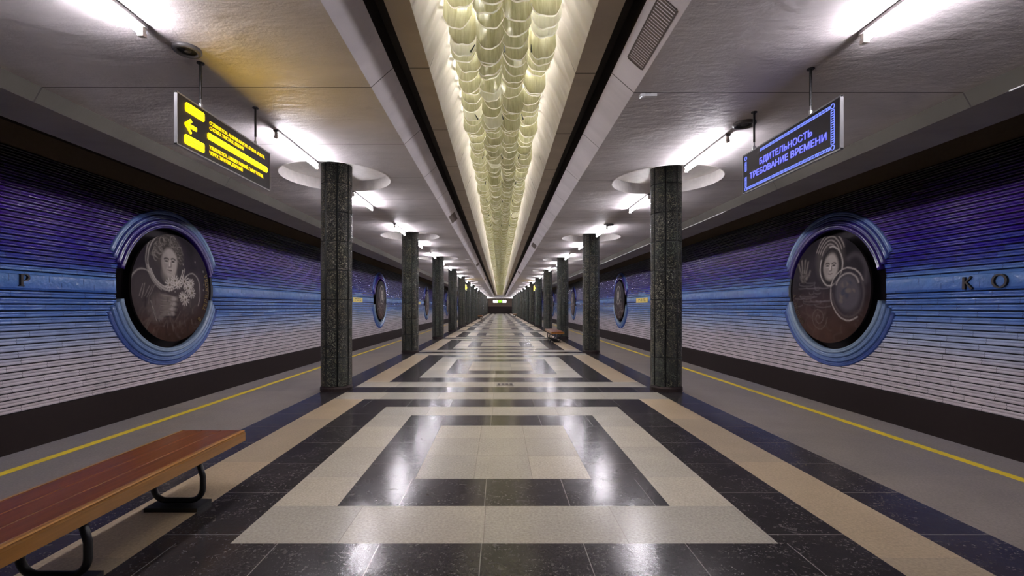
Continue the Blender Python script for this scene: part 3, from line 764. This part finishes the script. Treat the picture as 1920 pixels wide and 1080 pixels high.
def bracket(x, y, z, flip, label):
    root = thing('ceiling_bracket', label, 'bracket', (x, y, z), 'white curved ceiling brackets')
    mb = MB(); pts = [(-.085*flip,-.03,-.055),(-.06*flip,-.01,-.04),(-.03*flip,0,-.033),(.085*flip,0,-.033)]
    for (x0,y0_,z0),(x1,y1_,z1) in zip(pts[:-1], pts[1:]):
        mb.add([(x0,y0_-.02,z0),(x1,y1_-.02,z1),(x1,y1_+.02,z1),(x0,y0_+.02,z0),(x0,y0_-.02,z0+.028),(x1,y1_-.02,z1+.028),(x1,y1_+.02,z1+.028),(x0,y0_+.02,z0+.028)],
               [(0,1,2,3),(7,6,5,4),(0,4,5,1),(1,5,6,2),(2,6,7,3),(3,7,4,0)])
    mb.build('arm', M['white_plastic'], root)
    mb = MB(); mb.box(-.03, .03, -.02, .02, -.008, 0); mb.box(-.008, .008, -.008, .008, -.02, 0); mb.build('foot', M['black'], root)
bracket(1.40, 4.32, CH[1], 1, 'white curved plastic bracket on the right ceiling by the panel joint')
bracket(-1.44, 19.5, CH[-1], -1, 'small distant white bracket on the left ceiling beside the sloped panel')
def grille(s, y, label):
    H = CH[s]; root = thing('vent_grille', label, 'vent', (s*1.17, y, H+.09), 'dark slatted grilles in the sloped ceiling panels')
    ux, uz = -s*.21/.281, .187/.281          # up the slope
    nx, nz = -s*uz*-1, 0
    nrm = (-s*.665*1, -.747)                # towards the hall
    P_ = lambda u, v, c: (ux*u+nrm[0]*c, v, uz*u+nrm[1]*c)
    mb = MB(); W2, L2 = .078, .39
    for a0, a1, b0, b1 in ((-W2-.012,-W2,-L2,L2),(W2,W2+.012,-L2,L2),(-W2,W2,-L2-.012,-L2),(-W2,W2,L2,L2+.012)):
        mb.add([P_(a0,b0,0),P_(a1,b0,0),P_(a1,b1,0),P_(a0,b1,0),P_(a0,b0,.012),P_(a1,b0,.012),P_(a1,b1,.012),P_(a0,b1,.012)], [(0,3,2,1),(4,5,6,7),(0,1,5,4),(1,2,6,5),(2,3,7,6),(3,0,4,7)])
    mb.build('frame', M['grille'], root)
    mb = MB(); mb.add([P_(-W2,-L2,.003),P_(W2,-L2,.003),P_(W2,L2,.003),P_(-W2,L2,.003)], [(0,1,2,3)]); mb.build('duct', M['black'], root)
    mb = MB(); n = 26
    for k in range(n):
        b = -L2+(k+.5)*2*L2/n
        mb.add([P_(-W2,b-.010,.004),P_(W2,b-.010,.004),P_(W2,b+.006,.014),P_(-W2,b+.006,.014),P_(-W2,b+.004,.004),P_(W2,b+.004,.004)], [(0,1,2,3),(3,2,5,4)])
    mb.build('slats', M['slat'], root)
M['slat'] = plain('slat_brown', (.20,.165,.15,1), .5)
grille(1, 3.55, 'large slatted brown vent grille in the right sloped panel, nearest the camera')
for i, y in enumerate((15.6, 27.6, 39.6)): grille(1, y, 'dark vent grille in the right sloped panel, %s from the camera' % ORD[i+1])
for i, y in enumerate((11.0, 23.1, 35.2)): grille(-1, y, 'dark vent grille in the left sloped panel, %s from the camera' % ORD[i])

# ------------------------------------------------------------------ hanging signs
M['sign_body'] = plain('sign_black', (.020,.016,.018,1), .35)
M['sign_yellow'] = emit('sign_yellow_lit', (1.0,.62,.0,1), 13.0)
M['sign_amber'] = emit('sign_amber_lit', (1.0,.60,.0,1), 1.0)
M['sign_ink'] = plain('sign_ink', (.25,.18,.01,1), .6)
M['led_blue'] = emit('led_blue', (.13,.14,1.0,1), .95)
M['led_pale'] = emit('led_pale', (.16,.22,1.0,1), .85)
def rrect(mb, F, a0, a1, b0, b1, c0, c1, r=.015):
    pts = []
    for cx, cy, st in ((a1-r,b1-r,0),(a0+r,b1-r,90),(a0+r,b0+r,180),(a1-r,b0+r,270)):
        for k in range(5): an = math.radians(st+22.5*k); pts.append((cx+r*math.cos(an), cy+r*math.sin(an)))
    n = len(pts); mb.add([F(a, b, c0) for a, b in pts]+[F(a, b, c1) for a, b in pts], [tuple(range(n, 2*n))]+[(i, (i+1)%n, n+(i+1)%n, n+i) for i in range(n)])
def sign_shell(s, X, ya, yb, z0, z1, label, rods, Htop, group=None):
    F = frame_fn(s); yc = (ya+yb)/2; L = (yb-ya)/2; h = z1-z0
    root = thing('hanging_sign', label, 'sign', (s*X, yc, z0), group)
    mb = MB(); bars(mb, F, [(-L+.012,h/2,L-.012,h/2,h-.02,h-.02)], -.020, .0); mb.build('housing', M['sign_body'], root)
    mb = MB(); bars(mb, F, [(-L,h/2,-L+.008,h/2,h,h),(L-.008,h/2,L,h/2,h,h)], -.022, .003); bars(mb, F, [(-L,.005,L,.005,.012,.012),(-L,h-.005,L,h-.005,.012,.012)], -.021, .002)
    mb.build('frame', M['silver'], root)
    for yr in rods:
        mb = MB(); x_, a_, _ = 0, 0, 0
        top = Htop-z0; off = yr-yc
        mb.tube([(s*.010,off,h+.075),(s*.010,off,top-.008)], .011, 8); mb.tube([(s*.010,off,top-.008),(s*.010,off,top)], .03, 12)
        r_ = mb.build('hanger_rod', M['black'], root)
        mb = MB(); mb.tube([(s*.010,off,h-.004),(s*.010,off,h+.03)], .018, 8); mb.tube([(s*.010,off,h+.03),(s*.010,off,h+.08)], .007, 6)
        mb.build('shackle', M['silver'], r_)
    return root, F, yc, L, h
def text_on(root, F, body, a0, width, b0, height, mat, off=0.0, c=.001, name='lettering'):
    co, fs = text_mesh(body, height/.73, .0015, off, 'LEFT', width); mb = MB()
    mb.add([F(a0+x, b0+y_, c+.002+z_) for x, y_, z_ in co], fs); return mb.build(name, mat, root)
def yellow_sign(s, ya, yb, label, full=True):
    H = CH[-1] if s < 0 else CH[1]; z1 = H-.385
    root, F, yc, L, h = sign_shell(s, 2.60 if s < 0 else 2.65, ya, yb, z1-.425, z1, label, (ya+.30, yb-.28), H, 'hanging line signs by the columns' if not full else None)
    # positions along the face: from the near end when s<0
    A = (lambda y: y-yc) if s < 0 else (lambda y: (y-(ya+yb)/2))
    fr = lambda f: h*(1-f)
    mb = MB()
    a = lambda y: (y-3.57)-L
    rrect(mb, F, a(3.67), a(3.90), fr(.27), fr(.10), .0, .004); rrect(mb, F, a(3.66), a(3.90), fr(.90), fr(.725), .0, .004)
    rrect(mb, F, a(3.95), a(4.95), fr(.56), fr(.435), .0, .004, .012); mb.build('lit_panel', M['sign_yellow'], root)
    mb = MB(); ay = fr(.52); bars(mb, F, [(a(3.67),ay,a(3.80),ay,.028,.028),(a(3.668),ay-.006,a(3.735),ay+.050,.022,.026),(a(3.668),ay+.006,a(3.735),ay-.058,.022,.014)], .0, .004); mb.build('arrow', M['sign_yellow'], root)
    if full:
        for txt, y1_, ft in (("O'ZBEKISTON, ALISHER NAVOIY, G'AFUR G'ULOM,", 4.90, .245), ('CHORSU, TINCHLIK, BERUNIY', 4.51, .355), ('УЗБЕКИСТОН, АЛИШЕР НАВОИЙ, ГАФУР ГУЛОМ,', 4.87, .755), ('ЧОРСУ, ТИНЧЛИК, БЕРУНИЙ', 4.48, .87)):
            text_on(root, F, txt, a(3.97), y1_-3.97, fr(ft), .033, M['sign_amber'], .0004)
        mb = MB()
        for f in (.185, .81):
            x = a(3.705); y_ = fr(f); bars(mb, F, [(x,y_-.022,x,y_+.018,.005,.005),(x-.014,y_+.008,x+.014,y_+.008,.004,.004)]+arcsegs(x,y_-.008,.018,.016,200,340,.004,.004,8), .004, .005)
            bars(mb, F, [(a(3.74),y_,a(3.885),y_,.006,.006)], .004, .005)
        bars(mb, F, [(a(3.99),fr(.4975),a(4.9),fr(.4975),.004,.004)], .004, .005)
        mb.build('marking', M['sign_ink'], root)
    else:
        mb = MB()
        for ft, y1_ in ((.21,4.90),(.32,4.51),(.70,4.87),(.82,4.48)): bars(mb, F, [(a(3.97),fr(ft),a(y1_),fr(ft),.026,.026)], .0, .004)
        mb.build('lettering', M['sign_amber'], root)
yellow_sign(-1, 3.57, 5.02, 'black hanging sign with glowing yellow panels, arrow and two-language lettering, upper left')
yellow_sign(-1, 33.6, 35.05, 'small distant yellow hanging sign between columns of the left row', False)
yellow_sign(1, 33.6, 35.05, 'small distant yellow hanging sign between columns of the right row', False)
# blue running text display
z1 = 1.345+1.665; root, F, yc, L, h = sign_shell(1, 2.65, 3.515, 4.93, z1-.425, z1, 'black hanging display with blue Cyrillic letters and ladder border, upper right', (3.87, 4.73), CH[1])
a = lambda y: -(y-yc); fr = lambda f: h*(1-f)
text_on(root, F, 'БДИТЕЛЬНОСТЬ', a(4.61), .775, fr(.46), .062, M['led_blue'], .0012)
text_on(root, F, 'ТРЕБОВАНИЕ ВРЕМЕНИ', a(4.79), 1.125, fr(.695), .062, M['led_blue'], .0012)
mb = MB()
def ladder(x0, y0, x1, y1, w_, n):
    L_ = math.hypot(x1-x0, y1-y0); dx, dy = (x1-x0)/L_, (y1-y0)/L_; nx, ny = -dy*w_/2, dx*w_/2
    sg = [(x0+nx,y0+ny,x1+nx,y1+ny,.004,.004),(x0-nx,y0-ny,x1-nx,y1-ny,.004,.004)]
    for k in range(n+1):
        q_ = k/n; cx, cy = x0+(x1-x0)*q_, y0+(y1-y0)*q_; sg.append((cx-nx,cy-ny,cx+nx,cy+ny,.005,.005))
    bars(mb, F, sg, .0, .003)
l0, l1 = a(4.87), a(3.60); b0, b1 = fr(.90), fr(.12)
ladder(a(4.60), b1, l1-.03, b1, .022, 56); ladder(l0+.03, b0, l1-.03, b0, .022, 66); ladder(l1, b0+.03, l1, b1-.03, .034, 14)
ladder(l0, b0+.03, l0, fr(.60), .026, 6); ladder(l0, fr(.44), l0, b1-.04, .026, 6)
for cx, cy in ((l1,b1),(l1,b0),(l0,b0),(l0,b1)): bars(mb, F, arcsegs(cx,cy,.020,.020,0,360,.006,.006,8), .0, .003)
mb.build('border', M['led_pale'], root)

# three lit displays hanging at the far end of the hall
M['screen_white'] = emit('screen_white', (1,.93,1,1), 1.5); M['screen_green'] = emit('screen_green', (.38,.8,.04,1), .6)
for nm, x0, x1, mt, lb in (('a', -1.36, -.42, 'screen_white', 'glowing white display at far end of hall, left of the green one'), ('b', -.35, .40, 'screen_green', 'glowing yellow-green display hanging in the middle of the far end'), ('c', .50, 1.30, 'screen_white', 'glowing white display at far end of hall, right of the green one')):
    ys_ = 89.5; zc = 1.345+1.17
    root = thing('display', lb, 'display', ((x0+x1)/2, ys_, zc-.3), 'displays at the far end')
    W2 = (x1-x0)/2; mb = MB(); mb.box(-W2-.02, W2+.02, 0, .08, -.02, .60); mb.build('housing', M['sign_body'], root)
    mb = MB(); mb.box(-W2+.02, W2-.02, -.012, 0, .03, .55); mb.build('screen', M[mt], root)
    for e in (-.6, .6):
        mb = MB(); mb.tube([(e*W2,.04,.6),(e*W2,.04,CH[1]-zc+.3)], .015, 6); mb.build('hanger_rod', M['silver'], root)

# ------------------------------------------------------------------ benches
def make_bench():
    root = thing('platform_bench', '', 'bench', (0,0,0), 'wooden benches on the platform')
    L, W2, Z = 2.42, .245, .42
    mb = MB(); nS = 3; g = .004
    # three planks with softened edges
    for k in range(nS):
        x0 = -W2+.03+k*(2*W2-.06)/nS; x1 = x0+(2*W2-.06)/nS-g
        pr = [(x0,Z-.03),(x0,Z-.004),(x0+.004,Z),(x1-.004,Z),(x1,Z-.004),(x1,Z-.03)]
        v = [(x, y, z) for y in (0, L) for x, z in pr]; q = len(pr)
        mb.add(v, [(j, j+1, q+j+1, q+j) for j in range(q-1)]+[tuple(range(q))[::-1], tuple(q+j for j in range(q)), (0, q, 2*q-1, q-1)])
    seat = mb.build('seat', M['wood_top'], root)
    for e in (-1, 1):
        mb = MB(); xo, xi = e*W2, e*(W2-.028)
        pr = [(xi,Z-.082),(xo,Z-.078),(xo,Z-.018),(xo-e*.006,Z-.013),(xo-e*.006,Z-.010),(xo-e*.003,Z-.004),(xo-e*.010,Z+.001),(xi,Z+.001)]
        v = [(x, y, z) for y in (-.003, L+.003) for x, z in pr]; q = len(pr)
        mb.add(v, [(j, (j+1)%q, q+(j+1)%q, q+j) for j in range(q)]+[tuple(range(q))[::-1], tuple(q+j for j in range(q))])
        mb.build('side_rail', M['wood_edge'], root)
    for yy in (0, L):
        mb = MB(); mb.box(-W2+.028, W2-.028, yy-.003 if yy == 0 else yy-.025, yy+.025 if yy == 0 else yy+.003, Z-.08, Z-.03); mb.build('end_rail', M['wood_edge'], root)
    for yy in (.42, 1.22, 2.06):
        mb = MB(); mb.box(-.175, .175, yy-.075, yy+.075, 0, .026); fp = mb.build('foot_plate', M['black'], root)
        pts = []
        hw, zb, zt, r = .165, .048, Z-.075, .085
        P4 = [(-.125, zt), (-hw, zb+.16), (-hw, zb), (hw, zb), (hw, zb+.16), (.125, zt)]
        pts.append(P4[0])
        for i in (1,): pts.append(P4[i])
        for k in range(7): an = math.radians(180+90*k/6); pts.append((-hw+r+r*math.cos(an), zb+r+r*math.sin(an)))
        for k in range(7): an = math.radians(270+90*k/6); pts.append((hw-r+r*math.cos(an), zb+r+r*math.sin(an)))
        pts.append(P4[4]); pts.append(P4[5])
        mb = MB(); mb.tube([(x, yy, z) for x, z in pts], .019, 10); mb.build('leg_frame', M['black'], root, smooth=True)
        mb = MB(); mb.box(-.16, .16, yy-.03, yy+.03, Z-.078, Z-.0305); mb.build('cross_bar', M['black'], root)
    return root
b0_ = make_bench(); b0_.location = (-2.185, .95, 0); b0_['label'] = 'red-brown varnished wooden bench on black tube legs, in the left foreground'
copy_tree(b0_, (2.15, 16.8, 0), 'wooden bench standing beside the third column of the right row')
copy_tree(b0_, (-2.20, 49.4, 0), 'tiny distant bench at the foot of the left row of columns')
copy_tree(b0_, (2.05, 62.0, 0), 'tiny distant bench at the foot of the right row of columns')

# small grate in the floor
root = thing('floor_grate', 'small four-part grate set in the pale floor strip in the centre of the hall', 'grate', (.07, 7.80, 0))
mb = MB(); mb.box(-.15, .15, -.12, .12, 0, .003); mb.build('plate', M['granite'], root)
mb = MB()
for k in range(4):
    for j in range(4): mb.box(-.135+k*.07, -.085+k*.07, -.09+j*.05, -.065+j*.05, .003, .005)
mb.build('slots', M['black'], root)

# ------------------------------------------------------------------ glass chandelier in the light well
def swag_geo(mb, ox, oy, oz, w_, h_, nu, nv, mi, bulge=.035, drop=.12, rim=True, ph=0.0):
    us = np.linspace(-1, 1, nu+1)
    def P_(u, tt):
        zb = -h_+drop*abs(u)**3.2+.006*math.sin(4*u+ph)
        z = zb*tt; bl = bulge*(1-u*u)*(.35+.65*tt)+.004*math.sin(9*u+ph*2)
        return (ox+u*w_/2, oy-bl, oz+z)
    v = [P_(u, tt) for tt in np.linspace(0, 1, nv+1) for u in us]; q = nu+1
    mb.add(v, [(i*q+j, i*q+j+1, (i+1)*q+j+1, (i+1)*q+j) for i in range(nv) for j in range(nu)], mi)
    if rim:
        pts = [Vector(P_(u, 1)) for u in us]; R_ = .0065; vv = []
        for p in pts: vv += [p+Vector((0,-.014,.003)), p+Vector((0,-.003,-.003)), p+Vector((0,.008,.002))]
        ff = []
        for i in range(len(pts)-1):
            for k in range(2): ff.append((i*3+k, i*3+(k+1), (i+1)*3+(k+1), (i+1)*3+k))
        mb.add(vv, ff, 3)
SM = [M['sheet'], M['sheet2'], M['sheet3'], M['rim']]
protos = []
for v_ in range(6):
    mb = MB(); swag_geo(mb, 0, 0, 0, .255, .34+.02*(v_ % 3), 12, 3, (0,1,0,1,0,2)[v_], .035, .13, True, v_*1.3)
    me = bpy.data.meshes.new('glass_swag'); me.from_pydata(mb.v, [], mb.f)
    for m in SM: me.materials.append(m)
    me.polygons.foreach_set('material_index', mb.m); me.polygons.foreach_set('use_smooth', [True]*len(mb.f)); me.update(); protos.append(me)
ZTOP = 1.345+2.69
SEC = 1.5; NR = 8
ysec = 2.70; si = 0
tube_m = MB(); tube_m.tube([(0,.04,0),(0,SEC-.04,0)], .014, 8)
def tube_me():
    me = bpy.data.meshes.new('lamp_tube'); me.from_pydata(tube_m.v, [], tube_m.f); me.materials.append(M['chand_tube']); me.update(); return me
TM = tube_me()
while ysec < 85.0:
    root = thing('glass_chandelier_section', 'yellow-green scalloped glass chandelier section, %s from the camera' % ordn(si), 'chandelier', (0, ysec, ZTOP), 'sections of the long glass chandelier')
    rs = random.Random(si*7+3); near = si < 8
    far_mb = MB()
    for r in range(NR):
        y = r*SEC/NR+.05
        for c in range(4):
            x = (-1.5+c)*.243+rs.uniform(-.02,.02); dz = rs.uniform(-.04,.04)+(.05 if c in (0, 3) else 0)+.03*math.sin(r*PI/NR)
            lit = (c == 0 and r in (0,) and si in (1,2)) or (c == 3 and r in (6,7) and si in (0,)) or rs.random() < .04
            v_ = 5 if lit else rs.randrange(5)
            if near: 
                g_ = link('glass_swag', protos[v_], root, (x, y+rs.uniform(-.03,.03), dz)); g_.rotation_euler = (rs.uniform(-.05,.05), rs.uniform(-.07,.07), rs.uniform(-.16,.16))
            else: swag_geo(far_mb, x, y, dz, .25, .36, 6 if si < 25 else 4, 1, 0 if v_ % 2 == 0 else 1, .035, .13, si < 30, v_)
    if not near: far_mb.build('glass_swags', SM, root, smooth=True)
    if near:
        for x in (-.3, .02, .27):
            mb = MB(); mb.tube([(x+rs.uniform(-.05,.05),-.02,-.24),(x,-.02,-.31)], [.004,.010], 6); mb.build('clip', M['black'], root)
    mb = MB()
    for x in (-.49, .49): mb.box(x-.008, x+.008, .01, SEC-.01, -.006, .006)
    mb.box(-.49, .49, .0, .012, -.004, .004); mb.build('rail', M['silver'], root)
    for x, z in ((-.34,.06), (.34,.06), (0,.12)): link('lamp_tube', TM, root, (x, 0, z))
    ysec += SEC; si += 1
